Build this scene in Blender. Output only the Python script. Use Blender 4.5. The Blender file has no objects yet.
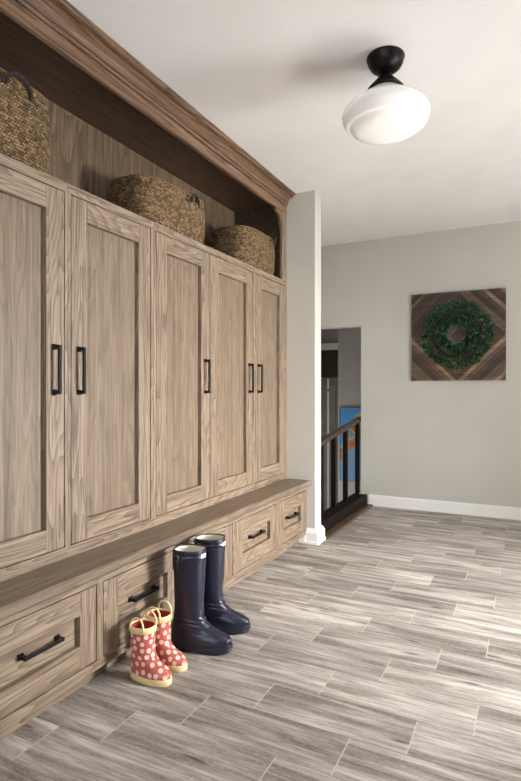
import bpy, bmesh, math, random
from mathutils import Vector, Matrix
random.seed(7)
PI = math.pi
SC = bpy.context.scene
COL = SC.collection

# ------------------------------------------------------------------ camera
HC = 1.185
cam_d = bpy.data.cameras.new('camera')
cam_d.sensor_fit = 'VERTICAL'; cam_d.sensor_height = 36; cam_d.lens = 534 / 781 * 36
cam_d.clip_start = 0.02
cam = bpy.data.objects.new('camera', cam_d); COL.objects.link(cam)
cam.location = (0, 0, HC); cam.rotation_euler = (PI / 2, 0, math.atan(268.5 / 534))
SC.camera = cam

# ------------------------------------------------------------------ world, lights, exposure
W = bpy.data.worlds.new('world'); SC.world = W; W.use_nodes = True
W.node_tree.nodes['Background'].inputs[0].default_value = (0.85, 0.92, 1.0, 1)
W.node_tree.nodes['Background'].inputs[1].default_value = 0.6

def area(name, loc, rot, sx, sy, power, col=(1, 1, 1), spread=180):
    l = bpy.data.lights.new(name, 'AREA'); l.shape = 'RECTANGLE'; l.size = sx; l.size_y = sy
    l.energy = power; l.color = col; l.spread = math.radians(spread)
    o = bpy.data.objects.new(name, l); COL.objects.link(o); o.location = loc; o.rotation_euler = rot
    return o
# daylight through the glazed opening in the right wall
area('daylight_side', (2.46, 3.02, 1.22), (0, PI / 2 - 0.24, 0), 0.7, 0.7, 34, (1.0, 0.99, 0.97), 85)
area('daylight_side_soft', (2.48, 2.75, 1.15), (0, PI / 2, 0), 1.7, 1.5, 13, (0.93, 0.97, 1.0))
area('rear_fill', (-0.1, -1.92, 1.5), (PI / 2, 0, 0), 2.6, 1.8, 16, (0.92, 0.96, 1.0))  # added fill lamp behind the camera, lifts the faces turned toward it
area('hall_fill', (-3.66, 6.35, -0.2), (0, -PI / 2, 0), 1.2, 0.9, 15, (0.97, 0.98, 1.0))  # added fill lamp brightening the stair hall; no window is built here
sun_d = bpy.data.lights.new('sun', 'SUN'); sun_d.energy = 44; sun_d.angle = math.radians(1.0); sun_d.color = (0.93, 0.97, 1.0)
sun = bpy.data.objects.new('sun', sun_d); COL.objects.link(sun); sun.location = (6, 3, 5)
sun.rotation_euler = (0, math.radians(43), 0)

vs = SC.view_settings
SC.display_settings.display_device = 'sRGB'
vs.view_transform = 'Standard'; vs.look = 'None'; vs.gamma = 1.0; vs.use_curve_mapping = False
vs.exposure = 1.1

# ------------------------------------------------------------------ materials
def lin(c):
    c = c / 255.0
    return c / 12.92 if c <= 0.04045 else ((c + 0.055) / 1.055) ** 2.4
def rgb(r, g, b): return (lin(r), lin(g), lin(b), 1)

class NT:
    def __init__(s, name):
        s.m = bpy.data.materials.new(name); s.m.use_nodes = True
        s.t = s.m.node_tree; s.b = s.t.nodes['Principled BSDF']
    def n(s, t, **k):
        o = s.t.nodes.new(t)
        for a, v in k.items(): setattr(o, a, v)
        return o
    def l(s, a, b): s.t.links.new(a, b)
    def val(s, sock, v):
        if hasattr(v, 'is_output') or isinstance(v, bpy.types.NodeSocket): s.l(v, sock)
        else: sock.default_value = v
    def math(s, op, a, b=None, c=None):
        o = s.n('ShaderNodeMath', operation=op)
        s.val(o.inputs[0], a)
        if b is not None: s.val(o.inputs[1], b)
        if c is not None: s.val(o.inputs[2], c)
        return o.outputs[0]
    def mix(s, f, a, b, mode='MIX'):
        o = s.n('ShaderNodeMix', data_type='RGBA', blend_type=mode)
        s.val(o.inputs[0], f); s.val(o.inputs[6], a); s.val(o.inputs[7], b)
        return o.outputs[2]
    def ramp(s, f, stops):
        o = s.n('ShaderNodeValToRGB'); e = o.color_ramp.elements
        while len(e) < len(stops): e.new(0.5)
        for q, (p, c) in zip(e, stops): q.position = p; q.color = c
        s.l(f, o.inputs[0]); return o.outputs[0]
    def noise(s, vec, scale, detail=2, rough=0.5, dist=0.0):
        o = s.n('ShaderNodeTexNoise'); o.inputs['Scale'].default_value = scale
        o.inputs['Detail'].default_value = detail; o.inputs['Roughness'].default_value = rough
        o.inputs['Distortion'].default_value = dist
        s.l(vec, o.inputs['Vector']); return o.outputs[0]
    def mapping(s, vec, scale=(1, 1, 1), loc=(0, 0, 0)):
        o = s.n('ShaderNodeMapping'); o.inputs['Scale'].default_value = scale; o.inputs['Location'].default_value = loc
        s.l(vec, o.inputs[0]); return o.outputs[0]
    def bump(s, h, strength, dist=0.002):
        o = s.n('ShaderNodeBump'); o.inputs['Strength'].default_value = strength
        o.inputs['Distance'].default_value = dist; s.l(h, o.inputs['Height'])
        s.l(o.outputs[0], s.b.inputs['Normal'])

def plain(name, col, rough=0.5, metal=0.0, bump=0.0, bscale=60, var=0.06, coat=0.0):
    k = NT(name); tc = k.n('ShaderNodeTexCoord').outputs['Object']
    nz = k.noise(tc, bscale, 3)
    lo = tuple(c * (1 - var) for c in col[:3]) + (1,); hi = tuple(min(1, c * (1 + var)) for c in col[:3]) + (1,)
    k.l(k.ramp(nz, [(0.3, lo), (0.7, hi)]), k.b.inputs['Base Color'])
    k.b.inputs['Roughness'].default_value = rough; k.b.inputs['Metallic'].default_value = metal
    k.b.inputs['Coat Weight'].default_value = coat
    if bump: k.bump(nz, bump)
    return k.m

def oak(name, axis, dark, mid, light, rings=30.0, rough=0.5, streak=0.6, across=5.0, ringmix=0.6, elong=0.11, spec=0.5):
    """oak with cathedral grain running along the given axis (0 x, 1 y, 2 z)"""
    k = NT(name); tc = k.n('ShaderNodeTexCoord').outputs['Object']
    oi = k.n('ShaderNodeObjectInfo').outputs['Random']
    off = k.n('ShaderNodeCombineXYZ')
    for i in range(3): k.l(k.math('MULTIPLY', oi, 37.0 + 11 * i), off.inputs[i])
    ad = k.n('ShaderNodeVectorMath', operation='ADD'); k.l(tc, ad.inputs[0]); k.l(off.outputs[0], ad.inputs[1])
    p = ad.outputs[0]
    s1 = [across] * 3; s1[axis] = across * elong; k.b.inputs['Specular IOR Level'].default_value = spec
    n1 = k.noise(k.mapping(p, s1), 1.0, 2.5, 0.45, 0.25)
    r = k.math('FRACT', k.math('MULTIPLY', n1, rings))
    r = k.math('POWER', r, 1.9)
    s2 = [130, 130, 130]; s2[axis] = 4.0
    n2 = k.noise(k.mapping(p, s2), 1.0, 3, 0.6)
    s3 = [48, 48, 48]; s3[axis] = 0.5
    n3 = k.noise(k.mapping(p, s3), 1.0, 3, 0.6)
    base = k.ramp(n3, [(0.3, mid), (0.7, light)])
    base = k.mix(k.math('MULTIPLY', r, ringmix), base, dark)
    pores = k.ramp(n2, [(0.38, (1, 1, 1, 1)), (0.52, (0, 0, 0, 1))])
    base = k.mix(k.math('MULTIPLY', pores, streak), base, dark)
    k.l(base, k.b.inputs['Base Color'])
    k.b.inputs['Roughness'].default_value = rough
    k.bump(k.math('ADD', n2, k.math('MULTIPLY', r, -0.4)), 0.16, 0.0012)
    return k.m

OD, OM, OL = rgb(66, 51, 40), rgb(132, 113, 93), rgb(160, 141, 120)
OAK = [oak('oak_grain_%s' % 'xyz'[i], i, OD, OM, OL) for i in range(3)]
CD, CM, CL = rgb(44, 28, 19), rgb(112, 84, 62), rgb(156, 124, 96)
OAK_DOOR = oak('oak_door_panel', 2, OD, rgb(112, 95, 78), rgb(142, 124, 104), 16, 0.5, 0.42, 7.0, 0.34)
OAK_CROWN = oak('oak_crown', 1, CD, CM, CL, 26, 0.5, 0.5, 6.0, 0.7, 0.04)
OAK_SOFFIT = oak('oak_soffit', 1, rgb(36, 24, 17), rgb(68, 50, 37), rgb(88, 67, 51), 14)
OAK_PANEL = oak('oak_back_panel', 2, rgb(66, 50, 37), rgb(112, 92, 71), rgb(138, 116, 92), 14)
OAK_BENCH = oak('oak_bench', 1, rgb(78, 64, 52), rgb(118, 101, 84), rgb(136, 119, 101), 16, 0.36)
DARKWOOD = oak('dark_stained_wood', 1, rgb(8, 5, 4), rgb(18, 10, 8), rgb(30, 17, 13), 8, 0.6, spec=0.15)
RAILWOOD = oak('brown_handrail_wood', 1, rgb(30, 17, 11), rgb(58, 36, 23), rgb(80, 52, 34), 8, 0.45)
DARKWOOD_Z = oak('dark_stained_wood_upright', 2, rgb(8, 5, 4), rgb(16, 10, 8), rgb(28, 16, 12), 8, 0.6, spec=0.15)
NOSING = oak('brown_floor_nosing', 1, rgb(44, 30, 18), rgb(84, 63, 40), rgb(108, 84, 56), 8, 0.45)

def paint(name, col, bump=0.05):
    k = NT(name); tc = k.n('ShaderNodeTexCoord').outputs['Object']
    a = k.noise(tc, 3.0, 2); b = k.noise(tc, 190.0, 2)
    lo = tuple(c * 0.97 for c in col[:3]) + (1,); hi = tuple(min(1, c * 1.02) for c in col[:3]) + (1,)
    k.l(k.ramp(a, [(0.3, lo), (0.7, hi)]), k.b.inputs['Base Color'])
    k.b.inputs['Roughness'].default_value = 0.75; k.bump(b, bump, 0.001)
    return k.m
WALL = paint('warm_grey_wall_paint', rgb(194, 191, 182))
CEIL = paint('white_ceiling_paint', rgb(236, 234, 232), 0.08)
TRIM = paint('white_trim_paint', rgb(236, 234, 230), 0.01)
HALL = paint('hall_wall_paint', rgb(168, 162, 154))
BLACK = plain('black_metal', rgb(30, 27, 27), 0.38, 0.7, 0.03, 90)
VOID = plain('cabinet_inside', rgb(40, 30, 22), 0.8)

def floor_mat():
    k = NT('wood_look_floor_tile'); tc = k.n('ShaderNodeTexCoord').outputs['Object']
    sp = k.n('ShaderNodeSeparateXYZ'); k.l(tc, sp.inputs[0])
    P, L = 0.1988, 0.562
    v = k.math('DIVIDE', k.math('SUBTRACT', sp.outputs[1], 1.765), P)
    row = k.math('FLOOR', v); fv = k.math('FRACT', v)
    u = k.math('DIVIDE', k.math('SUBTRACT', k.math('ADD', sp.outputs[0], 0.357), k.math('MULTIPLY', row, L / 3)), L)
    cl = k.math('FLOOR', u); fu = k.math('FRACT', u)
    cid = k.n('ShaderNodeCombineXYZ'); k.l(cl, cid.inputs[0]); k.l(row, cid.inputs[1])
    wn = k.n('ShaderNodeTexWhiteNoise', noise_dimensions='3D'); k.l(cid.outputs[0], wn.inputs['Vector'])
    R = wn.outputs['Value']
    off = k.n('ShaderNodeVectorMath', operation='SCALE'); k.l(wn.outputs['Color'], off.inputs[0]); off.inputs['Scale'].default_value = 40
    ad = k.n('ShaderNodeVectorMath', operation='ADD'); k.l(tc, ad.inputs[0]); k.l(off.outputs[0], ad.inputs[1])
    p = ad.outputs[0]
    n1 = k.noise(k.mapping(p, (1.6, 17, 1)), 1.0, 4, 0.62, 0.35)
    n2 = k.noise(k.mapping(p, (5, 90, 1)), 1.0, 3, 0.65)
    n3 = k.noise(k.mapping(p, (60, 260, 1)), 1.0, 2, 0.6)
    n4 = k.noise(k.mapping(p, (5.5, 30, 1)), 1.0, 1, 0.4)
    base = k.ramp(n1, [(0.28, rgb(70, 61, 56)), (0.42, rgb(132, 122, 115)), (0.53, rgb(178, 170, 164)), (0.68, rgb(216, 210, 204))])
    base = k.mix(k.math('MULTIPLY', k.ramp(n2, [(0.42, (1, 1, 1, 1)), (0.58, (0, 0, 0, 1))]), 0.5), base, rgb(92, 80, 73))
    base = k.mix(k.math('MULTIPLY', k.ramp(n3, [(0.35, (0, 0, 0, 1)), (0.7, (1, 1, 1, 1))]), 0.32), base, rgb(206, 197, 188))
    base = k.mix(k.math('MULTIPLY', k.ramp(n4, [(0.69, (0, 0, 0, 1)), (0.77, (1, 1, 1, 1))]), 0.8), base, rgb(58, 46, 41))
    tone = k.n('ShaderNodeHueSaturation'); k.l(base, tone.inputs['Color'])
    k.l(k.math('ADD', k.math('MULTIPLY', R, 0.34), 0.83), tone.inputs['Value'])
    du = k.math('MULTIPLY', k.math('MINIMUM', fu, k.math('SUBTRACT', 1.0, fu)), L)
    dv = k.math('MULTIPLY', k.math('MINIMUM', fv, k.math('SUBTRACT', 1.0, fv)), P)
    gu = k.math('LESS_THAN', du, 0.0022); gv = k.math('LESS_THAN', dv, 0.0014)
    col = k.mix(k.math('MULTIPLY', gv, 0.7), tone.outputs[0], rgb(112, 100, 92))
    col = k.mix(k.math('MULTIPLY', gu, 0.75), col, rgb(198, 192, 184))
    g = k.math('MAXIMUM', gu, gv)
    k.l(col, k.b.inputs['Base Color'])
    k.l(k.math('ADD', k.math('MULTIPLY', n2, 0.2), 0.5), k.b.inputs['Roughness'])
    k.bump(k.math('SUBTRACT', k.math('MULTIPLY', n2, 0.5), g), 0.25, 0.002)
    return k.m
FLOOR = floor_mat()

# ------------------------------------------------------------------ mesh helpers
def NB(): return bmesh.new()
def box(bm, lo, hi, mi=0):
    g = bmesh.ops.create_cube(bm, size=1)
    c = [(a + b) / 2 for a, b in zip(lo, hi)]; s = [abs(b - a) for a, b in zip(lo, hi)]
    for v in g['verts']: v.co = Vector((c[0] + v.co.x * s[0], c[1] + v.co.y * s[1], c[2] + v.co.z * s[2]))
    for f in {f for v in g['verts'] for f in v.link_faces}: f.material_index = mi
    return g['verts']
def rings(bm, rr, closed=True, cap0=False, cap1=False, uvfn=None):
    """skin a list of rings (lists of points of equal count)"""
    vr = [[bm.verts.new(p) for p in r] for r in rr]
    n = len(rr[0]); uvl = bm.loops.layers.uv.verify() if uvfn else None
    for i in range(len(vr) - 1):
        for j in range(n if closed else n - 1):
            j2 = (j + 1) % n
            f = bm.faces.new((vr[i][j], vr[i][j2], vr[i + 1][j2], vr[i + 1][j]))
            f.smooth = True
            if uvl:
                for lp, (a, b) in zip(f.loops, ((i, j), (i, j + 1), (i + 1, j + 1), (i + 1, j))): lp[uvl].uv = uvfn(a, b)
    if cap0: bm.faces.new(list(reversed(vr[0])))
    if cap1: bm.faces.new(vr[-1])
    return vr
def lathe(bm, prof, c=(0, 0, 0), n=48, cap0=False, cap1=False):
    rings(bm, [[(c[0] + r * math.cos(2 * PI * j / n), c[1] + r * math.sin(2 * PI * j / n), c[2] + z) for j in range(n)] for r, z in prof], True, cap0, cap1)
def tube(bm, pts, r, n=10, cap=True, ry=None):
    pts = [Vector(p) for p in pts]; rr = []; prev = None
    for i, p in enumerate(pts):
        t = (pts[min(i + 1, len(pts) - 1)] - pts[max(i - 1, 0)]).normalized()
        if prev is None: a = t.orthogonal().normalized()
        else: a = (prev - t * prev.dot(t)).normalized()
        prev = a; b = t.cross(a)
        q = r[i] if isinstance(r, (list, tuple)) else r
        rr.append([p + a * q * math.cos(2 * PI * j / n) + b * (ry or q) * math.sin(2 * PI * j / n) for j in range(n)])
    rings(bm, rr, True, cap, cap)
def torus(bm, c, R, r, axis='y', n=48, m=8):
    rr = []
    for i in range(n):
        a = 2 * PI * i / n; row = []
        for j in range(m):
            b = 2 * PI * j / m; q = R + r * math.cos(b)
            x, y, z = q * math.cos(a), r * math.sin(b), q * math.sin(a)
            row.append((c[0] + x, c[1] + y, c[2] + z) if axis == 'y' else (c[0] + x, c[1] + z, c[2] + y))
        rr.append(row)
    rr.append(rr[0]); rings(bm, rr, True)
    bmesh.ops.remove_doubles(bm, verts=bm.verts[:], dist=1e-6)
def extrude_profile(bm, prof, y0, y1):
    """prof: list of (x,z) closed polygon, extruded along y"""
    a = [bm.verts.new((x, y0, z)) for x, z in prof]; b = [bm.verts.new((x, y1, z)) for x, z in prof]
    n = len(prof)
    for i in range(n): bm.faces.new((a[i], a[(i + 1) % n], b[(i + 1) % n], b[i]))
    bm.faces.new(list(reversed(a))); bm.faces.new(b)
def extrude_profile_x(bm, prof, x0, x1):
    """prof: list of (y,z)"""
    a = [bm.verts.new((x0, y, z)) for y, z in prof]; b = [bm.verts.new((x1, y, z)) for y, z in prof]
    n = len(prof)
    for i in range(n): bm.faces.new((a[i], a[(i + 1) % n], b[(i + 1) % n], b[i]))
    bm.faces.new(list(reversed(a))); bm.faces.new(b)

def obj(name, bm, mat, parent=None, off=None, bevel=0.0, seg=2, smooth=False):
    if off is not None:
        for v in bm.verts: v.co -= Vector(off)
    bmesh.ops.recalc_face_normals(bm, faces=bm.faces[:])
    me = bpy.data.meshes.new(name); bm.to_mesh(me); bm.free()
    for m in (mat if isinstance(mat, (list, tuple)) else [mat]): me.materials.append(m)
    if smooth:
        for p in me.polygons: p.use_smooth = True
    o = bpy.data.objects.new(name, me); COL.objects.link(o)
    if parent is not None: o.parent = parent
    if bevel:
        b = o.modifiers.new('bevel', 'BEVEL'); b.width = bevel; b.segments = seg; b.limit_method = 'ANGLE'; b.harden_normals = False
    return o
def tag(o, label=None, cat=None, group=None, kind=None):
    for k, v in (('label', label), ('category', cat), ('group', group), ('kind', kind)):
        if v: o[k] = v
    return o
def thing(name, label, cat, loc=(0, 0, 0), group=None, rz=0.0):
    o = bpy.data.objects.new(name, None); COL.objects.link(o); o.empty_display_size = 0.1
    o.location = loc; o.rotation_euler = (0, 0, rz)
    return tag(o, label, cat, group)
def struct(name, bm, mat, bevel=0.0, parent=None):
    o = obj(name, bm, mat, parent, None, bevel)
    if parent is None: o['kind'] = 'structure'
    return o
def sbox(name, lo, hi, mat, bevel=0.0):
    b = NB(); box(b, lo, hi); return struct(name, b, mat, bevel)

# ------------------------------------------------------------------ room shell
H = 2.74; XL = -2.18; XR = 2.5; YB = 5.44; YR = -2.0
b = NB()
box(b, (XL, YR, -0.06), (XR, 4.02, 0)); box(b, (-1.43, 4.02, -0.06), (XR, YB, 0))
struct('floor', b, FLOOR)
sbox('ceiling', (XL - 0.12, YR - 0.12, H), (XR + 0.12, YB + 0.12, H + 0.08), CEIL)
sbox('wall_left', (XL - 0.12, YR - 0.12, -1.5), (XL, YB, H), WALL)
OX = -1.564; OT = 1.858
b = NB()
box(b, (OX, YB, -1.5), (XR + 0.12, YB + 0.12, H)); box(b, (XL - 0.12, YB, OT), (OX, YB + 0.12, H))
struct('wall_back', b, WALL)
# stub wall closing the cabinets' far end
b = NB(); box(b, (XL, 3.887, 0), (-1.480, 4.02, H)); box(b, (XL, 3.9, -1.5), (-1.480, 4.02, 0))
struct('wall_stub', b, WALL, 0.004)
# right wall with a glazed opening, rear wall with a window
b = NB()
box(b, (XR, YR, 0), (XR + 0.12, 1.95, H)); box(b, (XR, 3.55, 0), (XR + 0.12, YB, H))
box(b, (XR, 1.95, 2.1), (XR + 0.12, 3.55, H)); box(b, (XR, 1.95, 0), (XR + 0.12, 3.55, 0.25))
struct('wall_right', b, WALL)
b = NB()
box(b, (XL, YR - 0.12, 0), (-1.5, YR, H)); box(b, (1.3, YR - 0.12, 0), (XR, YR, H))
box(b, (-1.5, YR - 0.12, 2.5), (1.3, YR, H)); box(b, (-1.5, YR - 0.12, 0), (1.3, YR, 0.5))
struct('wall_rear', b, WALL)
def window_frame(name, lo, hi, axis):
    b = NB(); t = 0.05
    if axis == 'x':
        x0, x1 = lo[0], hi[0]
        for y in (lo[1], (lo[1] + hi[1]) / 2 - t / 2, hi[1] - t): box(b, (x0, y, lo[2]), (x1, y + t, hi[2]))
        for z in (lo[2], hi[2] - t): box(b, (x0, lo[1] + t, z), (x1, hi[1] - t, z + t))
    else:
        y0, y1 = lo[1], hi[1]
        for x in (lo[0], (lo[0] + hi[0]) / 2 - t / 2, hi[0] - t): box(b, (x, y0, lo[2]), (x + t, y1, hi[2]))
        for z in (lo[2], hi[2] - t): box(b, (lo[0] + t, y0, z), (hi[0] - t, y1, z + t))
    return struct(name, b, TRIM)
window_frame('window_1', (XR + 0.04, 1.95, 0.25), (XR + 0.09, 3.55, 2.1), 'x')
window_frame('window_2', (-1.5, YR - 0.09, 0.5), (1.3, YR - 0.04, 2.5), 'y')

# baseboards with a stepped cap
def bb_profile(d=0.022, h=0.112):
    return [(0, 0), (d, 0), (d, 0.018), (d - 0.007, 0.022), (d - 0.007, h - 0.018), (d - 0.013, h - 0.004), (d - 0.016, h), (0, h)]
b = NB(); extrude_profile_x(b, [(YB - x, z) for x, z in bb_profile(0.024)], -1.481, XR)
struct('baseboard_back', b, TRIM)
b = NB()
ST = [(0.0, 0.0, 0.040), (0.0, 0.016, 0.040), (0.0, 0.022, 0.032), (0.0, 0.082, 0.030), (0.0, 0.100, 0.018), (0.0, 0.115, 0.003)]
rr = []
for _, z, d in ST:
    rr.append([(-1.548, 3.8865 - d, z), (-1.482 + d, 3.8865 - d, z), (-1.482 + d, 4.02 + min(d, 0.012), z), (-1.548, 4.02 + min(d, 0.012), z)])
rings(b, rr, True, True, True)
for f in b.faces: f.smooth = False
box(b, (-1.598, 3.8465, 0), (-1.548, 3.8865, 0.062))
struct('baseboard_stub', b, TRIM)
b = NB(); extrude_profile(b, [(XR - x, z) for x, z in bb_profile()], 3.7, YB - 0.03)
struct('baseboard_right', b, TRIM)

# stair hall beyond the opening
HY = 7.2
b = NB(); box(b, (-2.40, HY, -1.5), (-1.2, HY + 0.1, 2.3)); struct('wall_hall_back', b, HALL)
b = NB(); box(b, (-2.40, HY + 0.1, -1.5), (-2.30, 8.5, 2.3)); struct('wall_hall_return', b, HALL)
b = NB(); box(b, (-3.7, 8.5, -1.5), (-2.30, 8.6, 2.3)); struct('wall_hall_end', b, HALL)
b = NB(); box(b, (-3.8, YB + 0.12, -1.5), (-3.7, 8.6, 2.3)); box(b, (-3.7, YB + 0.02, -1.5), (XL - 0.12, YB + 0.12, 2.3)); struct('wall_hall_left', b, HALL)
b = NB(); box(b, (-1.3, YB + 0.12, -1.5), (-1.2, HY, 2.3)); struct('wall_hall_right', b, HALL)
sbox('ceiling_hall', (-3.8, YB + 0.12, 2.3), (-1.2, 8.6, 2.38), CEIL)
sbox('floor_hall', (-3.8, 3.995, -1.06), (-1.2, 8.6, -1.0), NOSING)
# panelled door at the end of the hall
b = NB()
box(b, (-3.30, 8.44, -1.0), (-3.20, 8.497, 1.95)); box(b, (-2.50, 8.44, -1.0), (-2.405, 8.497, 1.95)); box(b, (-3.30, 8.43, 1.86), (-2.405, 8.497, 1.97))
struct('trim_1', b, TRIM)
d1 = NB(); box(d1, (-3.19, 8.455, -0.99), (-2.51, 8.49, 1.40))
door = struct('door_1', d1, paint('grey_door_paint', rgb(128, 122, 112), 0.01))
b = NB()
for z0, z1 in ((-0.85, -0.35), (-0.25, 0.5), (0.62, 1.28)):
    for x0 in (-3.10, -2.80): box(b, (x0, 8.446, z0), (x0 + 0.24, 8.456, z1))
struct('door_panel', b, paint('door_panel_paint', rgb(138, 132, 122), 0.01), 0.004, door)
b = NB(); box(b, (-3.19, 8.46, 1.41), (-2.51, 8.485, 1.85))
struct('door_transom', b, plain('dark_transom_glass', rgb(62, 56, 46), 0.25), 0, door)

b = NB(); box(b, (-3.0, 8.435, -0.95), (-2.965, 8.4555, 1.17)); box(b, (-3.0, 8.435, 1.21), (-2.965, 8.4555, 1.38))
struct('door_highlight', b, TRIM)  # white strips stand in for the highlight along the door moulding

# floor nosing and dark curb carrying the balusters
b = NB(); extrude_profile(b, [(-1.50, -0.01), (-1.446, -0.01), (-1.432, -0.003), (-1.430, 0.004), (-1.434, 0.012), (-1.445, 0.016), (-1.50, 0.016)], 4.034, YB - 0.026)
tag(obj('floor_nosing', b, NOSING), 'brown wooden edge strip along the floor in front of the stair railing', 'trim')
rt = thing('stair_railing', 'dark wooden stair railing with square balusters in the opening beside the white wall end', 'railing', (-1.55, 4.0, 0))
o0 = (-1.55, 4.0, 0)
b = NB(); box(b, (-1.64, 4.034, -0.3), (-1.501, YB - 0.001, 0.110)); obj('curb', b, DARKWOOD, rt, o0, 0.004)
b = NB()
RX = -1.605
zr = lambda y: 0.745 + (y - 4.38) * 0.124
prof = [(-0.026, -0.026), (0.026, -0.026), (0.032, -0.006), (0.028, 0.012), (0.015, 0.022), (-0.015, 0.022), (-0.028, 0.012), (-0.032, -0.006)]
rings(b, [[(RX + x, y, zr(y) + z) for x, z in prof] for y in (4.04, 4.7, 5.52)], True, True, True)
for f in b.faces: f.smooth = False
obj('handrail', b, RAILWOOD, rt, o0, 0.004)
for y in (4.35, 4.69, 5.04, 5.45):
    b = NB(); q = 0.021
    box(b, (RX - q, y - q, 0.1105 if y < 5.4 else 0.1105), (RX + q, y + q, zr(y) - 0.022)); obj('baluster', b, DARKWOOD_Z, rt, o0, 0.003)

# bright picture on the hall wall
def picture_mat():
    k = NT('picture_paint'); tc = k.n('ShaderNodeTexCoord').outputs['Object']
    n1 = k.noise(k.mapping(tc, (3, 1, 2.4), (1.2, 0, 0.3)), 1.6, 3, 0.6, 0.8)
    n2 = k.noise(tc, 22, 3, 0.6)
    sp = k.n('ShaderNodeSeparateXYZ'); k.l(tc, sp.inputs[0])
    h = k.math('ADD', sp.outputs[2], k.math('MULTIPLY', k.math('SUBTRACT', n1, 0.5), 1.3))
    h = k.math('ADD', h, k.math('MULTIPLY', sp.outputs[0], -1.1))
    c = k.ramp(k.math('ADD', k.math('MULTIPLY', h, 1.0), 0.0), [(0.0, rgb(110, 150, 190)), (0.36, rgb(120, 160, 200)), (0.42, rgb(196, 120, 46)), (0.62, rgb(168, 92, 34)), (0.70, rgb(204, 176, 52)), (0.76, rgb(70, 150, 215))])
    k.l(k.mix(k.math('MULTIPLY', n2, 0.35), c, rgb(60, 70, 90)), k.b.inputs['Base Color']); k.b.inputs['Roughness'].default_value = 0.6
    return k.m
pt = thing('picture', 'bright blue and orange picture on the stair hall wall behind the railing', 'picture', (-2.2, HY, -0.06))
b = NB(); box(b, (-2.36, HY - 0.03, -0.06), (-1.98, HY - 0.0042, 0.93)); obj('canvas', b, picture_mat(), pt, (-2.2, HY, -0.06))
b = NB()
box(b, (-2.375, HY - 0.035, -0.075), (-2.361, HY - 0.001, 0.945)); box(b, (-1.979, HY - 0.035, -0.075), (-1.965, HY - 0.001, 0.945))
box(b, (-2.361, HY - 0.035, -0.075), (-1.979, HY - 0.001, -0.061)); box(b, (-2.361, HY - 0.035, 0.931), (-1.979, HY - 0.001, 0.945))
obj('picture_frame', b, plain('picture_frame_paint', rgb(120, 140, 160), 0.5), pt, (-2.2, HY, -0.06))

# ------------------------------------------------------------------ cabinets
XF = -1.72            # tall cabinets' face
XD = -1.55            # drawer base face
ZB0, ZB1 = 0.4415, 0.4865   # bench slab
ZC = 2.048            # tall cabinets' top
YE = 3.8855
def pull(parent, off, c, length, vertical, x):
    """square bar pull with tapered feet; c = (y,z) centre on face x"""
    b = NB(); hl = length / 2; pr = 0.036; t = 0.0068
    def put(u, w, xx): return (xx, c[0] + (w if vertical else u), c[1] + (u if vertical else w))
    for s in (-1, 1):
        e = s * (hl - 0.009)
        rr = []
        for dx, hu, hw in ((0.0, 0.012, 0.0105), (0.006, 0.011, 0.0098), (0.012, 0.0075, 0.007), (pr - 0.004, 0.007, 0.0068)):
            rr.append([put(e - hu, -hw, x + dx), put(e + hu, -hw, x + dx), put(e + hu, hw, x + dx), put(e - hu, hw, x + dx)])
        rings(b, rr, True, True, True)
    lo = put(-hl + 0.002, -t, x + pr - 0.010); hi = put(hl - 0.002, t, x + pr)
    box(b, lo, hi)
    for f in b.faces: f.smooth = False
    return obj('handle', b, BLACK, parent, off, 0.0016)
def shaker(kind, parent, off, x, y0, y1, z0, z1, sw, rw, hand, horiz_panel):
    """front = recessed panel mesh with stile, rail and handle children"""
    D = 0.031; rec = 0.0235
    b = NB(); box(b, (x - D, y0 + sw - 0.012, z0 + rw - 0.012), (x - rec, y1 - sw + 0.012, z1 - rw + 0.012))
    d = obj(kind, b, OAK[1] if horiz_panel else OAK_DOOR, parent, off)
    for a0, a1 in ((y0, y0 + sw), (y1 - sw, y1)):
        b = NB(); box(b, (x - D, a0, z0), (x, a1, z1)); obj('stile', b, OAK[2], d, off, 0.0012)
    for a0, a1 in ((z0, z0 + rw), (z1 - rw, z1)):
        b = NB(); box(b, (x - D, y0 + sw + 0.0004, a0), (x, y1 - sw - 0.0004, a1)); obj('rail', b, OAK[1], d, off, 0.0012)
    if kind == 'door':
        yc = y1 - sw / 2 - 0.006 if hand == 'R' else y0 + sw / 2 - 0.004
        pull(d, off, (yc, 1.2695), 0.203, True, x)
    else:
        pull(d, off, ((y0 + y1) / 2 + 0.010, (z0 + z1) / 2 + 0.010), 0.178, False, x - rec)
    return d
BAYS = [ # bay start, bay end, door y0,y1, drawer y0,y1, hand
    (1.06, 1.630, 1.088, 1.610, 1.075, 1.617, 'R'),
    (1.630, 2.200, 1.650, 2.175, 1.659, 2.175, 'L'),
    (2.200, 2.746, 2.224, 2.738, 2.218, 2.719, 'R'),
    (2.746, 3.320, 2.754, 3.298, 2.763, 3.314, 'R'),
    (3.320, YE, 3.342, 3.838, 3.372, 3.850, 'L')]
LT = ['nearest tall oak locker at the left photo edge, under the big basket',
      'second tall oak locker cabinet from the left, its handle beside the nearest cabinet',
      'middle tall oak locker cabinet, third from the left, standing behind the navy boots',
      'fourth tall oak locker cabinet from the left, handle on its right stile',
      'farthest tall oak locker cabinet, standing against the white wall end']
LD = ['nearest oak drawer base under the bench, at the left edge of the photo',
      'oak drawer base behind the polka dot child boots, second from the left',
      'oak drawer base half hidden behind the tall navy boots',
      'oak drawer base just right of the navy boots, fourth from the left',
      'farthest oak drawer base under the bench, against the white wall end']
e = 0.0002
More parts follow.
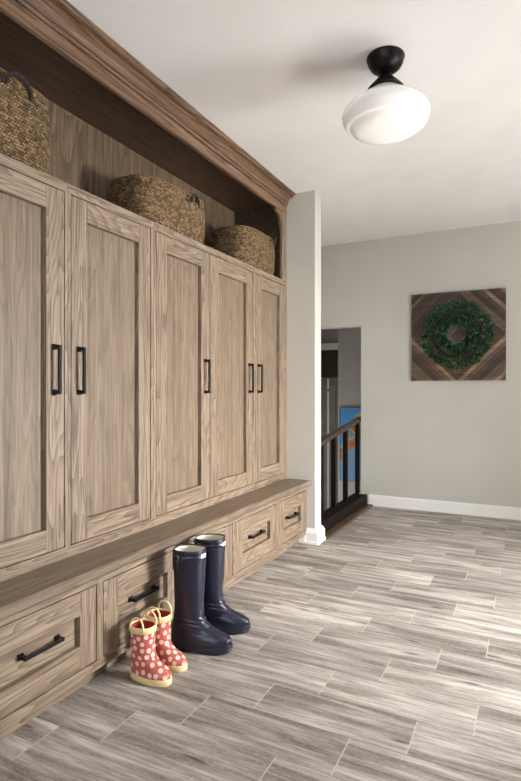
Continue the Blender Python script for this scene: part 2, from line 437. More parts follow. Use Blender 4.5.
for i, (a0, a1, d0, d1, w0, w1, hand) in enumerate(BAYS):
    off = (XF, (a0 + a1) / 2, ZB1 + 0.0005)
    t = thing('locker_cabinet', LT[i], 'cabinet', off, 'tall lockers along the left wall')
    y0, y1 = a0 + e, a1 - e; z0, z1 = ZB1 + 0.0005, ZC
    b = NB(); box(b, (XL + 0.002, y0, z0), (XF - 0.03, y1, z1)); obj('carcass', b, OAK[2], t, off)
    DZ0, DZ1 = 0.537, 2.007
    for q0, q1 in (((XF - 0.03, y0, z0), (XF, y1, DZ0 - 0.0042)), ((XF - 0.03, y0, DZ1 + 0.0042), (XF, y1, z1))):
        b = NB(); box(b, q0, q1); obj('face_frame_rail', b, OAK[1], t, off, 0.0008)
    for q0, q1 in (((XF - 0.03, y0, DZ0 - 0.0042), (XF, d0 - 0.0042, DZ1 + 0.0042)), ((XF - 0.03, d1 + 0.0042, DZ0 - 0.0042), (XF, y1, DZ1 + 0.0042))):
        b = NB(); box(b, q0, q1); obj('face_frame_stile', b, OAK[2], t, off)
    shaker('door', t, off, XF, d0, d1, DZ0, DZ1, 0.0905, 0.0905, hand, False)
    # drawer base below the bench
    off = (XD, (a0 + a1) / 2, 0)
    t = thing('drawer_base', LD[i], 'cabinet', off, 'drawer bases under the bench')
    b = NB(); box(b, (XL + 0.002, y0, 0.0625), (XD - 0.03, y1, ZB0 - 0.0005)); obj('carcass', b, OAK[1], t, off)
    b = NB(); box(b, (-1.70, y0, 0.0), (-1.60, y1 if i < 4 else 3.846, 0.0625)); obj('toe_board', b, OAK[1], t, off)
    WZ0, WZ1 = 0.104, 0.404
    for q0, q1 in (((XD - 0.03, y0, 0.0635), (XD, y1, WZ0 - 0.0042)), ((XD - 0.03, y0, WZ1 + 0.0042), (XD, y1, ZB0 - 0.0005))):
        b = NB(); box(b, q0, q1); obj('face_frame_rail', b, OAK[1], t, off, 0.0008)
    for q0, q1 in (((XD - 0.03, y0, WZ0 - 0.0042), (XD, w0 - 0.0042, WZ1 + 0.0042)), ((XD - 0.03, w1 + 0.0042, WZ0 - 0.0042), (XD, y1, WZ1 + 0.0042))):
        b = NB(); box(b, q0, q1); obj('face_frame_stile', b, OAK[2], t, off)
    shaker('drawer', t, off, XD, w0, w1, WZ0, WZ1, 0.085, 0.0905, hand, True)

# bench slab
b = NB(); extrude_profile(b, [(XL + 0.002, ZB0), (-1.523, ZB0), (-1.517, ZB0 + 0.004), (-1.513, ZB0 + 0.012), (-1.513, ZB1 - 0.008), (-1.519, ZB1), (XL + 0.002, ZB1)], 1.06, YE)
tag(obj('bench_top', b, OAK_BENCH, None), 'long oak bench seat slab running above the drawers', 'bench')

# open cubby above the lockers
off = (XF, 2.5, ZC)
t = thing('open_shelf', 'open oak cubby with dark recess above the lockers, holding the baskets', 'shelf', off)
ZS = 2.583
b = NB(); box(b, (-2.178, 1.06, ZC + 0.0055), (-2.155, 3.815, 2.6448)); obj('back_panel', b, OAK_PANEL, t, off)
for y in (1.6, 2.17, 2.74, 3.30):
    b = NB(); box(b, (-2.1552, y - 0.001, ZC + 0.0055), (-2.1540, y + 0.001, 2.6448)); obj('panel_groove', b, VOID, t, off)
for q0, q1 in ((3.815, YE), (1.06, 1.08)):
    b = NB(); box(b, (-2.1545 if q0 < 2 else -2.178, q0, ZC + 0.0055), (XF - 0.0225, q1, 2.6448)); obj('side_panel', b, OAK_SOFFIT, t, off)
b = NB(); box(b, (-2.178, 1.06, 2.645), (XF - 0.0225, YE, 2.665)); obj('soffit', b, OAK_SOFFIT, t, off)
b = NB(); box(b, (-2.178, 1.06, ZC + 0.0005), (XF - 0.004, YE, ZC + 0.005)); obj('shelf_board', b, OAK[1], t, off, 0.001)
b = NB(); box(b, (XF - 0.02, 3.80, ZC + 0.0055), (XF - 0.0005, YE, ZS)); obj('corner_post', b, OAK[2], t, off, 0.001)
b = NB()
Z1 = ZS - 0.0005
pr = [(3.7995, Z1), (3.685, Z1), (3.685, Z1 - 0.014), (3.70, Z1 - 0.022)]
for q in range(9):
    a = q / 8 * PI / 2
    pr.append((3.70 + 0.075 * math.sin(a) , Z1 - 0.022 - 0.085 * (1 - math.cos(a)) ))
pr += [(3.787, Z1 - 0.112), (3.787, Z1 - 0.13), (3.7995, Z1 - 0.138)]
extrude_profile_x(b, pr, XF - 0.022, XF - 0.002); obj('bracket', b, OAK_CROWN, t, off, 0.0015)
b = NB(); box(b, (XF - 0.022, 1.06, ZS), (XF, YE, 2.6462)); obj('fascia', b, OAK_CROWN, t, off, 0.001)

# crown moulding
b = NB()
cp = [(XF, 2.650)]
for q in range(7):
    a = -PI / 2 + q / 6 * PI
    cp.append((XF + 0.003 + 0.0075 * math.cos(a), 2.6585 + 0.0075 * math.sin(a)))
cp += [(XF + 0.0015, 2.6665), (XF + 0.0015, 2.6705), (XF + 0.009, 2.6705)]
for q in range(9):
    a = q / 8 * 1.45
    cp.append((XF + 0.009 + 0.048 * (1 - math.cos(a)), 2.672 + 0.036 * math.sin(a)))
cp += [(XF + 0.046, 2.7095), (XF + 0.044, 2.7145), (XF + 0.061, 2.7145), (XF + 0.061, 2.7195), (XF + 0.056, 2.7200), (XF + 0.056, 2.7225), (XF + 0.064, 2.7225), (XF + 0.066, 2.726), (XF + 0.072, 2.730), (XF + 0.076, 2.730), (XF + 0.076, 2.738), (XF, 2.738)]
cp = [(x + 0.0005 if x == XF else x, z) for x, z in cp]
extrude_profile(b, cp, 1.06, YE)
tag(obj('crown_moulding', b, OAK_CROWN, None), 'stained oak crown moulding along the ceiling above the lockers', 'moulding')

# ------------------------------------------------------------------ baskets
def weave_mat(name, d, m, l):
    k = NT(name); uv = k.n('ShaderNodeUVMap').outputs[0]; tc = k.n('ShaderNodeTexCoord').outputs['Object']
    sp = k.n('ShaderNodeSeparateXYZ'); k.l(uv, sp.inputs[0])
    rowp = 0.0125; v = k.math('DIVIDE', sp.outputs[1], rowp); row = k.math('FLOOR', v); fv = k.math('FRACT', v)
    sl = k.math('MULTIPLY', k.math('SUBTRACT', fv, 0.5), k.math('SUBTRACT', k.math('MULTIPLY', k.math('MODULO', row, 2.0), 2.0), 1.0))
    u = k.math('ADD', k.math('DIVIDE', sp.outputs[0], 0.0135), k.math('MULTIPLY', sl, 0.9))
    fu = k.math('FRACT', u)
    hv = k.math('SINE', k.math('MULTIPLY', fv, PI)); hu = k.math('SINE', k.math('MULTIPLY', fu, PI))
    hgt = k.math('MULTIPLY', k.math('POWER', hv, 0.7), k.math('POWER', hu, 0.8))
    fib = k.noise(tc, 240, 3, 0.6); big = k.noise(tc, 26, 3, 0.6)
    cid = k.n('ShaderNodeCombineXYZ'); k.l(k.math('FLOOR', u), cid.inputs[0]); k.l(row, cid.inputs[1])
    wn = k.n('ShaderNodeTexWhiteNoise'); k.l(cid.outputs[0], wn.inputs['Vector'])
    tone = k.math('ADD', k.math('MULTIPLY', wn.outputs['Value'], 0.45), k.math('ADD', k.math('MULTIPLY', big, 0.45), k.math('MULTIPLY', fib, 0.25)))
    c = k.ramp(tone, [(0.25, d), (0.52, m), (0.85, l)])
    k.l(k.mix(k.ramp(hgt, [(0.1, (1, 1, 1, 1)), (0.4, (0, 0, 0, 1))]), c, tuple(x * 0.35 for x in d[:3]) + (1,)), k.b.inputs['Base Color'])
    k.b.inputs['Roughness'].default_value = 0.75
    k.bump(k.math('ADD', hgt, k.math('MULTIPLY', fib, 0.2)), 1.0, 0.006)
    return k.m
WEAVE = weave_mat('seagrass_weave', rgb(64, 46, 29), rgb(122, 95, 62), rgb(178, 148, 104))
ROPE = plain('dark_rope', rgb(44, 37, 34), 0.8, 0, 0.3, 200, 0.4)
def oval(a, L, Wd, n=3.6):
    c, s = math.cos(a), math.sin(a)
    return L * math.copysign(abs(c) ** (2 / n), c), Wd * math.copysign(abs(s) ** (2 / n), s)
def basket(label, yc, xc, L, Wd, hgt, handle_angles, sag=0.02, flare=1.0, tilt=0.0):
    """long axis L (half length) along y, half depth Wd along x"""
    base = (xc, yc, ZC + 0.0055)
    t = thing('woven_basket', label, 'basket', base, 'seagrass baskets above the lockers')
    N, M = 168, 40
    per = 2 * PI * math.sqrt((L * L + Wd * Wd) / 2)
    def ring(f, inset=0.0, jit=1.0):
        s = (0.965 + 0.035 * math.sin(min(1, f * 4) * PI * 0.5)) * (1 + (flare - 1) * f)
        bul = 1 + 0.045 * math.sin(f * PI)
        out = []
        for j in range(N):
            a = 2 * PI * j / N
            y, x = oval(a, (L - inset) * s * bul, (Wd - inset) * s * bul)
            z = f * hgt
            z -= f * sag * (0.5 + 0.5 * math.cos(2 * a + PI)) + tilt * f * math.cos(a)
            row = f * hgt / 0.0165
            w = jit * (0.0008 * math.sin(a * 23 + f * 31) + 0.003 * math.sin(a * 5 + f * 4) * f)
            r = math.hypot(x, y) or 1
            out.append((x * (1 + w / r), y * (1 + w / r), max(z, 0.0)))
        return out
    b = NB()
    fs = [i / M for i in range(M + 1)]
    rr = [ring(f) for f in fs]
    rr += [ring(1.0, 0.004), ring(0.985, 0.012), ring(0.7, 0.014), ring(0.3, 0.014), ring(0.05, 0.014)]
    vz = [f * hgt for f in fs] + [hgt + 0.006, hgt + 0.014, hgt + 0.1, hgt + 0.2, hgt + 0.28]
    arcl = [0.0]; mid = ring(0.5)
    for j in range(N): arcl.append(arcl[-1] + (Vector(mid[(j + 1) % N]) - Vector(mid[j])).length)
    rings(b, rr, True, True, True, uvfn=lambda i, j: (arcl[j], vz[i]))
    obj('body', b, WEAVE, t, None, 0, 2, True)
    # braided rim
    b = NB(); R1 = ring(1.0, 0.004, 0.0)
    pts = [Vector(p) for p in R1]; rim = []
    for strand in range(2):
        q = []
        for j in range(N + 1):
            p = pts[j % N]; ph = j * 0.9 + strand * PI
            o = p.copy(); o.normalize()
            q.append(p + Vector((o.x * 0.0045 * math.cos(ph), o.y * 0.0045 * math.cos(ph), 0.0045 * math.sin(ph) + 0.001)))
        tube(b, q, 0.0062, 7, False)
    obj('rim', b, plain('rim_fibre', rgb(112, 88, 58), 0.8, 0, 0.3, 160, 0.3), t, None)
    for a in handle_angles:
        b = NB(); y, x = oval(a, L * 1.0, Wd * 1.0); nrm = Vector((x / Wd ** 1.2, y / L ** 1.2, 0)).normalized()
        tg = Vector((-nrm.y, nrm.x, 0)); zt = hgt - sag * (0.5 + 0.5 * math.cos(2 * a + PI)) - tilt * math.cos(a)
        for s in range(2):
            q = []
            for i in range(29):
                u = i / 28 * PI; w = 0.062 * math.cos(u); hh = 0.042 * math.sin(u); ph = i * 0.8 + s * PI
                c = Vector((x, y, zt - 0.040)) + tg * w + Vector((0, 0, hh)) + nrm * (0.014 + 0.008 * math.sin(u))
                q.append(c + Vector((0, 0, 0.004 * math.sin(ph))) + nrm * 0.004 * math.cos(ph))
            tube(b, q, 0.0068, 7)
        for s in (-1, 1):
            c = Vector((x, y, zt - 0.040)) + tg * 0.062 * s + nrm * 0.012
            tube(b, [c + Vector((0, 0, 0.012)), c + Vector((0, 0, -0.006)), c + Vector((0, 0, -0.014))], [0.008, 0.009, 0.004], 8)
        obj('handle', b, ROPE, t, None)
    return t
basket('tall woven seagrass basket with a dark rope handle, cut off by the left photo edge', 1.356, -1.905, 0.256, 0.160, 0.318, [1.53, 1.53 + PI], 0.0, 1.0)
basket('wide round-cornered seagrass basket in the middle of the open cubby', 2.498, -1.905, 0.305, 0.160, 0.268, [1.44, PI + 1.44], 0.012, 1.0, -0.014)
basket('seagrass basket farthest right in the cubby, beside the corner bracket', 3.532, -1.905, 0.264, 0.160, 0.290, [1.2, PI + 1.2], 0.01, 1.0, -0.006)

# ------------------------------------------------------------------ ceiling light
LX, LY = -0.598, 2.487
t = thing('ceiling_light', 'black ceiling light with a white milk glass schoolhouse globe', 'ceiling light', (LX, LY, H))
b = NB()
lathe(b, [(0.0, -0.001), (0.086, -0.001), (0.088, -0.008), (0.084, -0.014), (0.081, -0.030), (0.070, -0.050), (0.052, -0.066), (0.034, -0.074), (0.024, -0.077), (0.0, -0.077)]); obj('canopy', b, BLACK, t, None, 0, 2, True)
b = NB()
lathe(b, [(0.0, -0.077), (0.022, -0.077), (0.020, -0.086), (0.026, -0.092), (0.038, -0.102), (0.058, -0.122), (0.076, -0.142), (0.085, -0.152), (0.085, -0.157), (0.078, -0.160), (0.0, -0.160)]); obj('fitter', b, BLACK, t, None, 0, 2, True)
k = NT('milk_glass'); k.b.inputs['Base Color'].default_value = rgb(246, 243, 240); k.b.inputs['Roughness'].default_value = 0.12
k.b.inputs['Subsurface Weight'].default_value = 0.5; k.b.inputs['Subsurface Radius'].default_value = (0.05, 0.05, 0.05)
k.b.inputs['Emission Color'].default_value = (1, 0.97, 0.93, 1); k.b.inputs['Emission Strength'].default_value = 0.05
tcn = k.n('ShaderNodeTexCoord').outputs['Object']; k.l(k.ramp(k.noise(tcn, 4, 1), [(0.3, rgb(240, 237, 233)), (0.7, rgb(250, 248, 245))]), k.b.inputs['Base Color'])
b = NB()
lathe(b, [(0.074, -0.1602), (0.078, -0.164), (0.110, -0.186), (0.150, -0.212), (0.180, -0.234), (0.195, -0.252), (0.2005, -0.270), (0.198, -0.288), (0.191, -0.304), (0.184, -0.316), (0.180, -0.321), (0.176, -0.3235), (0.166, -0.3238), (0.162, -0.326), (0.154, -0.338), (0.130, -0.352), (0.09, -0.360), (0.045, -0.363), (0.004, -0.364)], n=64, cap1=True)
obj('glass_shade', b, k.m, t, None, 0, 2, True)

# ------------------------------------------------------------------ wall panel and wreath
px0, px1, pz0, pz1 = -1.043, -0.190, 1.279, 2.134
pc = ((px0 + px1) / 2, YB, (pz0 + pz1) / 2); hw = (px1 - px0) / 2
t = thing('wood_wall_panel', 'square panel of dark reclaimed planks in a diamond pattern on the far wall', 'wall art', (pc[0], YB, pz0))
po = (pc[0], YB, pz0)
b = NB(); box(b, (px0 + 0.004, YB - 0.014, pz0 + 0.004), (px1 - 0.004, YB - 0.0008, pz1 - 0.004)); obj('backing_board', b, DARKWOOD, t, po)
tones = [oak('plank_tone_a', 0, rgb(44, 30, 23), rgb(76, 54, 42), rgb(96, 72, 58), 6), oak('plank_tone_b', 0, rgb(56, 40, 30), rgb(98, 74, 56), rgb(124, 98, 76), 6),
         oak('plank_tone_c', 0, rgb(34, 24, 20), rgb(58, 42, 34), rgb(78, 58, 48), 6), oak('plank_tone_d', 0, rgb(80, 60, 42), rgb(140, 112, 84), rgb(170, 140, 108), 6)]
b = NB(); step = hw / 8.0
def clip(poly, fn):
    out = []
    for i in range(len(poly)):
        p, q = poly[i], poly[(i + 1) % len(poly)]; a, c = fn(p), fn(q)
        if a >= 0: out.append(p)
        if (a >= 0) != (c >= 0): f = a / (a - c); out.append((p[0] + (q[0] - p[0]) * f, p[1] + (q[1] - p[1]) * f))
    return out
for sx in (-1, 1):
    for sz in (-1, 1):
        for kk in range(16):
            lo, hi = kk * step + 0.0022, (kk + 1) * step - 0.0022
            poly = [(0.001, 0.001), (hw, 0.001), (hw, hw), (0.001, hw)]
            poly = clip(poly, lambda p: p[0] + p[1] - lo); poly = clip(poly, lambda p: hi - p[0] - p[1]) if len(poly) > 2 else poly
            if len(poly) < 3: continue
            mi = [0, 1, 2, 0, 3, 2, 1, 0, 2, 1, 0, 2][(kk + (1 if sx > 0 else 0) * (sz > 0)) % 12] if random.random() > 0.25 else random.randrange(4)
            th = 0.026 + random.random() * 0.006
            f = [b.verts.new((pc[0] + sx * x, YB - 0.0142, pc[2] + sz * z)) for x, z in poly]
            g = [b.verts.new((pc[0] + sx * x, YB - th, pc[2] + sz * z)) for x, z in poly]
            n = len(poly); fs = [b.faces.new(g)]
            for i in range(n): fs.append(b.faces.new((f[i], f[(i + 1) % n], g[(i + 1) % n], g[i])))
            for q in fs: q.material_index = mi
obj('plank_facing', b, tones, t, po)
# wreath
wc = Vector((-0.618, YB - 0.066, 1.716)); RW = 0.212
t = thing('wreath', 'round green boxwood wreath hanging on the dark plank panel', 'wreath', (wc.x, wc.y, wc.z))
b = NB(); torus(b, (0, 0.014, 0), RW, 0.012, 'y', 64, 10); obj('vine_ring', b, plain('vine_brown', rgb(52, 44, 30), 0.8, 0, 0.4, 60, 0.3), t)
def leaf_mat():
    k = NT('boxwood_leaf'); tc = k.n('ShaderNodeTexCoord').outputs['Object']
    k.l(k.ramp(k.noise(tc, 38, 2), [(0.34, rgb(8, 30, 20)), (0.5, rgb(22, 66, 40)), (0.62, rgb(60, 116, 72)), (0.74, rgb(160, 196, 150))]), k.b.inputs['Base Color'])  # palest stop paints glints into the leaf colour
    k.b.inputs['Roughness'].default_value = 0.35; return k.m
b = NB(); rnd = random.Random(3)
for i in range(4400):
    a = rnd.uniform(0, 2 * PI); ph = rnd.uniform(0, 2 * PI); rr_ = 0.03 + 0.072 * rnd.random() ** 0.6
    dy = rr_ * 0.50 * math.sin(ph); q = RW + rr_ * math.cos(ph) * 1.08
    c = Vector((q * math.cos(a), min(dy, 0.026), q * math.sin(a)))
    o = Vector((math.cos(ph) * math.cos(a), math.sin(ph), math.cos(ph) * math.sin(a)))
    d = (o * 0.9 + Vector((-math.sin(a), 0, math.cos(a))) * 0.6 + Vector((rnd.uniform(-1, 1), rnd.uniform(-0.8, 0.4), rnd.uniform(-1, 1))) * 0.8).normalized()
    s = d.cross(Vector((rnd.uniform(-1, 1), rnd.uniform(-1, 1), rnd.uniform(-1, 1)))).normalized(); n = s.cross(d)
    Ln, wd = rnd.uniform(0.024, 0.036), rnd.uniform(0.0065, 0.010)
    tip = c + d * Ln
    if tip.y > 0.03: continue
    p = [c, c + d * Ln * 0.45 + s * wd + n * 0.002, tip, c + d * Ln * 0.45 - s * wd + n * 0.002]
    v = [b.verts.new(x) for x in p]; m = b.verts.new(c + d * Ln * 0.5 - n * 0.001)
    for i0 in range(4): b.faces.new((v[i0], v[(i0 + 1) % 4], m))
me = bpy.data.meshes.new('leaves'); b.to_mesh(me); b.free(); me.materials.append(leaf_mat())
lv = bpy.data.objects.new('leaves', me); COL.objects.link(lv); lv.parent = t

# ------------------------------------------------------------------ boots
def interp(tab, z):
    if z <= tab[0][0]: return tab[0][1:]
    for p, q in zip(tab, tab[1:]):
        if z <= q[0]:
            f = (z - p[0]) / (q[0] - p[0]); f = f * f * (3 - 2 * f) * 0.5 + f * 0.5
            return tuple(a + (c - a) * f for a, c in zip(p[1:], q[1:]))
    return tab[-1][1:]
def outline(hx, tx, wh, wt, n=40, dy=0.0):
    """foot outline from heel hx to toe tx, half width wh at heel and wt at ball"""
    L = (tx - hx) / 2; c = (tx + hx) / 2; pts = []
    for j in range(n):
        a = 2 * PI * j / n; ca, sa = math.cos(a), math.sin(a)
        x = c + L * math.copysign(abs(ca) ** 0.86, ca)
        f = (x - hx) / (tx - hx); w = wh + (wt - wh) * (0.5 - 0.5 * math.cos(PI * min(1, f * 1.35)))
        y = w * math.copysign(abs(sa) ** 0.86, sa)
        pts.append((x, y + dy * math.sin(PI * f)))
    return pts
RUBBER = plain('navy_rubber', rgb(19, 21, 42), 0.36, 0, 0.04, 40, 0.1, 0.25)
SOLE = plain('dark_rubber_sole', rgb(20, 22, 38), 0.5, 0, 0.1, 80, 0.1)
LINER = plain('cream_boot_lining', rgb(222, 214, 196), 0.85, 0, 0.2, 200, 0.08)
LABEL = plain('white_label', rgb(235, 232, 228), 0.5)
REDL = plain('red_label_mark', rgb(170, 60, 60), 0.5)
STEEL = plain('dull_buckle_metal', rgb(120, 118, 122), 0.3, 0.9)
def tall_boot(label, loc, rz, dy):
    t = thing('rubber_boot', label, 'boot', loc, 'pair of tall navy rubber boots', rz)
    # heel x, toe x, half width heel, half width ball by height
    T = [(0.022, -0.088, 0.192, 0.036, 0.049), (0.045, -0.089, 0.194, 0.037, 0.050), (0.062, -0.088, 0.188, 0.037, 0.049), (0.076, -0.087, 0.172, 0.037, 0.045),
         (0.086, -0.086, 0.150, 0.037, 0.041), (0.098, -0.084, 0.122, 0.037, 0.040), (0.112, -0.082, 0.098, 0.038, 0.041), (0.130, -0.079, 0.078, 0.040, 0.042), (0.155, -0.075, 0.066, 0.043, 0.044),
         (0.20, -0.071, 0.062, 0.048, 0.049), (0.27, -0.072, 0.066, 0.055, 0.056), (0.34, -0.073, 0.070, 0.060, 0.060), (0.46, -0.074, 0.074, 0.064, 0.064)]
    b = NB(); rr = []; n = 48
    zs = [0.022 + i * 0.0032 for i in range(42)] + [0.156 + i * 0.0126 for i in range(25)]
    for z in zs:
        hx, tx, wh, wt = interp(T, z)
        ring = []
        for (x, y) in outline(hx, tx, wh, wt, n, dy * max(0, 1 - z / 0.12)):
            k = 0.0
            if 0.085 < z < 0.21:                                     # soft creases over the instep and ankle
                k = 0.0022 * math.sin(z * 330 + x * 60 + y * 40) * math.sin((z - 0.085) / 0.125 * PI) * (1 if x > 0 else 0.4)
            r = math.hypot(x, y) or 1
            ring.append((x * (1 + k / r), y * (1 + k / r), z + (0.006 * max(0, (x - 0.02) / 0.15) ** 2 if z < 0.06 else 0)))
        rr.append(ring)
    # rolled rim
    top = rr[-1]
    for s, dz in ((0.985, 0.004), (0.955, 0.005), (0.94, 0.0)): rr.append([(x * s, y * s, z + dz) for x, y, z in top])
    rings(b, rr, True, True, False)
    obj('upper', b, RUBBER, t, None, 0, 2, True)
    b = NB(); rr = []
    for z in (0.457, 0.40, 0.30, 0.20, 0.15):
        hx, tx, wh, wt = interp(T, z); rr.append([(x * 0.94, y * 0.94, z) for x, y in outline(hx, tx, wh, wt, n)])
    rings(b, rr, True, False, True); obj('lining', b, LINER, t, None, 0, 2, True)
    # sole with heel block and cleats
    b = NB()
    rr = [[(x, y, z + 0.006 * max(0, (x - 0.02) / 0.15) ** 2) for x, y in outline(-0.092, 0.199, 0.039, 0.0525, n, dy)] for z in (0.013, 0.030)]
    rings(b, rr, True, True, True)
    rr = [[(x, y, z) for x, y in outline(-0.093, -0.015, 0.037, 0.038, 24)] for z in (0.0, 0.0135)]; rings(b, rr, True, True, True)
    rr = [[(x, y + dy * 0.8, z + 0.006 * max(0, (x - 0.02) / 0.15) ** 2) for x, y in outline(0.03, 0.194, 0.045, 0.048, 24)] for z in (0.0, 0.0135)]; rings(b, rr, True, True, True)
    for f in b.faces: f.smooth = False
    obj('sole', b, SOLE, t, None, 0.002)
    # adjuster strap with buckle on the outer side
    b = NB(); rr = []
    hx, tx, wh, wt = interp(T, 0.432); n2 = 60
    o1 = outline(hx - 0.0025, tx + 0.0025, wh + 0.0025, wt + 0.0025, n2)
    seg = [j % n2 for j in range(28, 56)]
    rings(b, [[(o1[j][0], o1[j][1], 0.422) for j in seg], [(o1[j][0] * 1.012, o1[j][1] * 1.012, 0.423) for j in seg], [(o1[j][0] * 1.012, o1[j][1] * 1.012, 0.440) for j in seg], [(o1[j][0], o1[j][1], 0.441) for j in seg]], False)
    st = obj('strap', b, RUBBER, t)
    for jj, r in ((44, 0.006), (36, 0.0035)):
        b = NB(); q = o1[jj]; nn = Vector((q[0], q[1], 0)).normalized(); c = Vector((q[0] * 1.012, q[1] * 1.012, 0.4315))
        tube(b, [c, c + nn * 0.004], r, 12); obj('stud', b, STEEL, st)
    b = NB(); q = o1[40]; c = Vector((q[0] * 1.015, q[1] * 1.015, 0.4315)); nn = Vector((q[0], q[1], 0)).normalized(); tg = Vector((-nn.y, nn.x, 0))
    for p0, p1 in (((-1, -1), (1, -1)), ((1, -1), (1, 1)), ((1, 1), (-1, 1)), ((-1, 1), (-1, -1))):
        tube(b, [c + tg * p0[0] * 0.013 + Vector((0, 0, p0[1] * 0.0125)) + nn * 0.003, c + tg * p1[0] * 0.013 + Vector((0, 0, p1[1] * 0.0125)) + nn * 0.003], 0.0016, 6)
    obj('buckle', b, STEEL, st)
    # pull tab at the back, white label patch at the front
    b = NB(); box(b, (-0.0815, -0.011, 0.36), (-0.0765, 0.011, 0.452)); obj('back_tab', b, RUBBER, t, None, 0.0015)
    b = NB(); seg = [j % n2 for j in range(-5, 6)]
    a0 = -0.42
    def arc(z, s): 
        out = []
        for q in range(9):
            j = (-9 + q) % n2; out.append((o1[j][0] * s, o1[j][1] * s, z))
        return out
    rings(b, [arc(0.429, 1.0)[3:], arc(0.429, 1.02)[3:], arc(0.447, 1.02)[3:], arc(0.447, 1.0)[3:]], False); lb = obj('label_patch', b, LABEL, t)
    lb['label'] = 'small white label patch'
    b = NB(); rings(b, [arc(0.4360, 1.022)[4:8], arc(0.4395, 1.022)[4:8]], False); obj('label_stripe', b, REDL, lb)
    return t
tall_boot('nearer tall navy rubber boot, standing behind the child boots', (-1.390, 2.045, 0), math.radians(17), -0.004)
tall_boot('farther tall navy rubber boot, behind its mate and closer to the far wall', (-1.405, 2.245, 0), math.radians(22), 0.004)

DOTS = plain('red_rubber', rgb(184, 88, 76), 0.28, 0, 0.02, 40, 0.05, 0.25)
DOTW = plain('white_dot_print', rgb(238, 204, 190), 0.3, 0, 0.02, 40, 0.04, 0.2)
def add_dots(b, r, gap, z0, z1, seed):
    from mathutils.bvhtree import BVHTree
    b.normal_update(); tree = BVHTree.FromBMesh(b); rnd = random.Random(seed)
    fs = [f for f in b.faces if len(f.verts) == 4]; ar = [f.calc_area() for f in fs]
    cand = []
    for f in rnd.choices(fs, ar, k=2600):
        u, v = rnd.random(), rnd.random(); q = [x.co for x in f.verts]
        p = q[0] * (1 - u) * (1 - v) + q[1] * u * (1 - v) + q[2] * u * v + q[3] * (1 - u) * v
        if z0 < p.z < z1: cand.append(p)
    pts = [cand[0]]
    dist = [(c - pts[0]).length for c in cand]
    while True:                                   # farthest-point spread, an even polka dot
        i = max(range(len(cand)), key=lambda k: dist[k])
        if dist[i] < gap: break
        pts.append(cand[i])
        dist = [min(d, (c - cand[i]).length) for d, c in zip(dist, cand)]
    for p in pts:
        _, nrm, _, _ = tree.find_nearest(p)
        if nrm.dot(Vector((p.x - 0.0, p.y, 0.02))) < 0: nrm = -nrm
        a = nrm.orthogonal().normalized(); c = nrm.cross(a); vs_ = []
        ctr = b.verts.new(p + nrm * 0.0007)
        for i in range(12):
            t = 2 * PI * i / 12; w = p + a * r * math.cos(t) + c * r * math.sin(t)
            h, n2, _, _ = tree.find_nearest(w)
            if n2.dot(nrm) < 0: n2 = -n2
            vs_.append(b.verts.new(h + n2 * 0.0005))
        for i in range(12):
            f = b.faces.new((vs_[i], vs_[(i + 1) % 12], ctr)); f.material_index = 1; f.smooth = True
CREAM = plain('cream_yellow_rubber', rgb(226, 205, 152), 0.4, 0, 0.03, 50, 0.06)
REDIN = plain('red_boot_lining', rgb(164, 40, 40), 0.7)
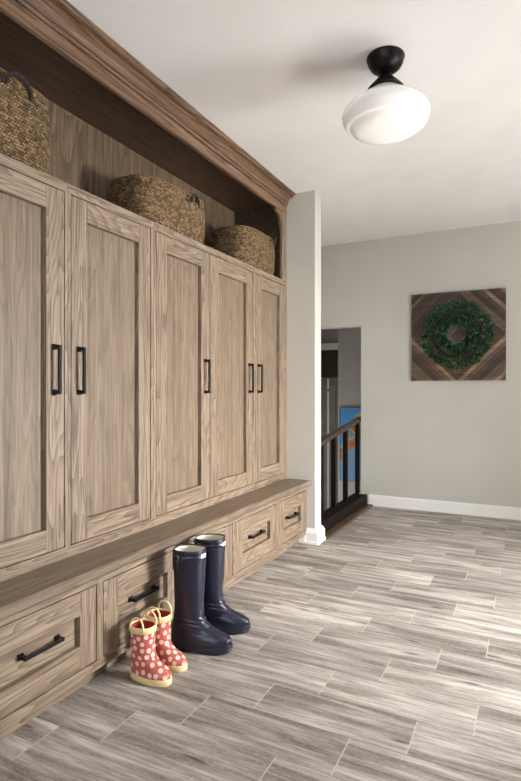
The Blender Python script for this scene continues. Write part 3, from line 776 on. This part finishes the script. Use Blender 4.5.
def kid_boot(label, loc, rz, dy):
    t = thing('child_boot', label, 'boot', loc, "pair of child's polka dot boots", rz)
    T = [(0.018, -0.054, 0.118, 0.031, 0.037), (0.034, -0.054, 0.118, 0.031, 0.037), (0.046, -0.053, 0.110, 0.031, 0.034), (0.056, -0.052, 0.094, 0.031, 0.032), (0.066, -0.051, 0.074, 0.031, 0.031),
         (0.080, -0.049, 0.055, 0.032, 0.033), (0.10, -0.047, 0.045, 0.035, 0.036), (0.14, -0.046, 0.043, 0.038, 0.039), (0.196, -0.047, 0.046, 0.041, 0.041)]
    b = NB(); n = 44; zs = [0.018 + i * 0.0028 for i in range(30)] + [0.1034 + i * 0.0076 for i in range(11)]
    rr = []
    for z in zs:
        hx, tx, wh, wt = interp(T, z); o = outline(hx, tx, wh, wt, n, dy * max(0, 1 - z / 0.08))
        rr.append([(x, y, z) for x, y in o])
    rings(b, rr, True, True, False)
    bmesh.ops.recalc_face_normals(b, faces=b.faces[:])
    add_dots(b, 0.0089, 0.0212, 0.030, 0.168, int(abs(dy) * 10000 + (5 if dy > 0 else 0)))
    obj('upper', b, [DOTS, DOTW], t, None, 0, 2, True)
    b = NB(); hx, tx, wh, wt = interp(T, 0.19)
    rb = lambda z, d: [(x, y, z) for x, y in outline(hx - d, tx + d, wh + d, wt + d, n)]
    rings(b, [rb(0.176, 0.0003), rb(0.177, 0.0022), rb(0.196, 0.0026), rb(0.199, 0.001), rb(0.198, -0.002), rb(0.185, -0.003)], True); obj('top_band', b, CREAM, t, None, 0, 2, True)
    b = NB(); rr = []
    for z in (0.193, 0.14, 0.09): rr.append([(x * 0.93, y * 0.93, z) for x, y in outline(*interp(T, z), n)])
    rings(b, rr, True, False, True); obj('lining', b, REDIN, t, None, 0, 2, True)
    b = NB(); so = lambda z, d: [(x, y, z) for x, y in outline(-0.056 - d, 0.120 + d, 0.032 + d, 0.0385 + d, n, dy)]
    rings(b, [so(0.0, -0.002), so(0.002, 0.0005), so(0.017, 0.001), so(0.020, 0.0), so(0.024, -0.0005)], True, True, True); obj('sole', b, CREAM, t, None, 0, 2, True)
    for s in (-1, 1):
        b = NB(); q = []
        for i in range(21):
            u = i / 20 * PI
            q.append((0.030 * math.cos(u), s * (0.0405 - 0.004 * math.sin(u)), 0.186 + 0.047 * math.sin(u) ** 0.8))
        tube(b, q, 0.0036, 8); obj('pull_loop', b, CREAM, t)
    t.scale = (1.12, 1.12, 1.12)
    return t
kid_boot("nearer child's red polka dot boot with cream pull loops", (-1.422, 1.752, 0), math.radians(2), -0.003)
kid_boot("farther child's red polka dot boot, tucked between its mate and the navy boot", (-1.430, 1.868, 0), math.radians(4), 0.003)
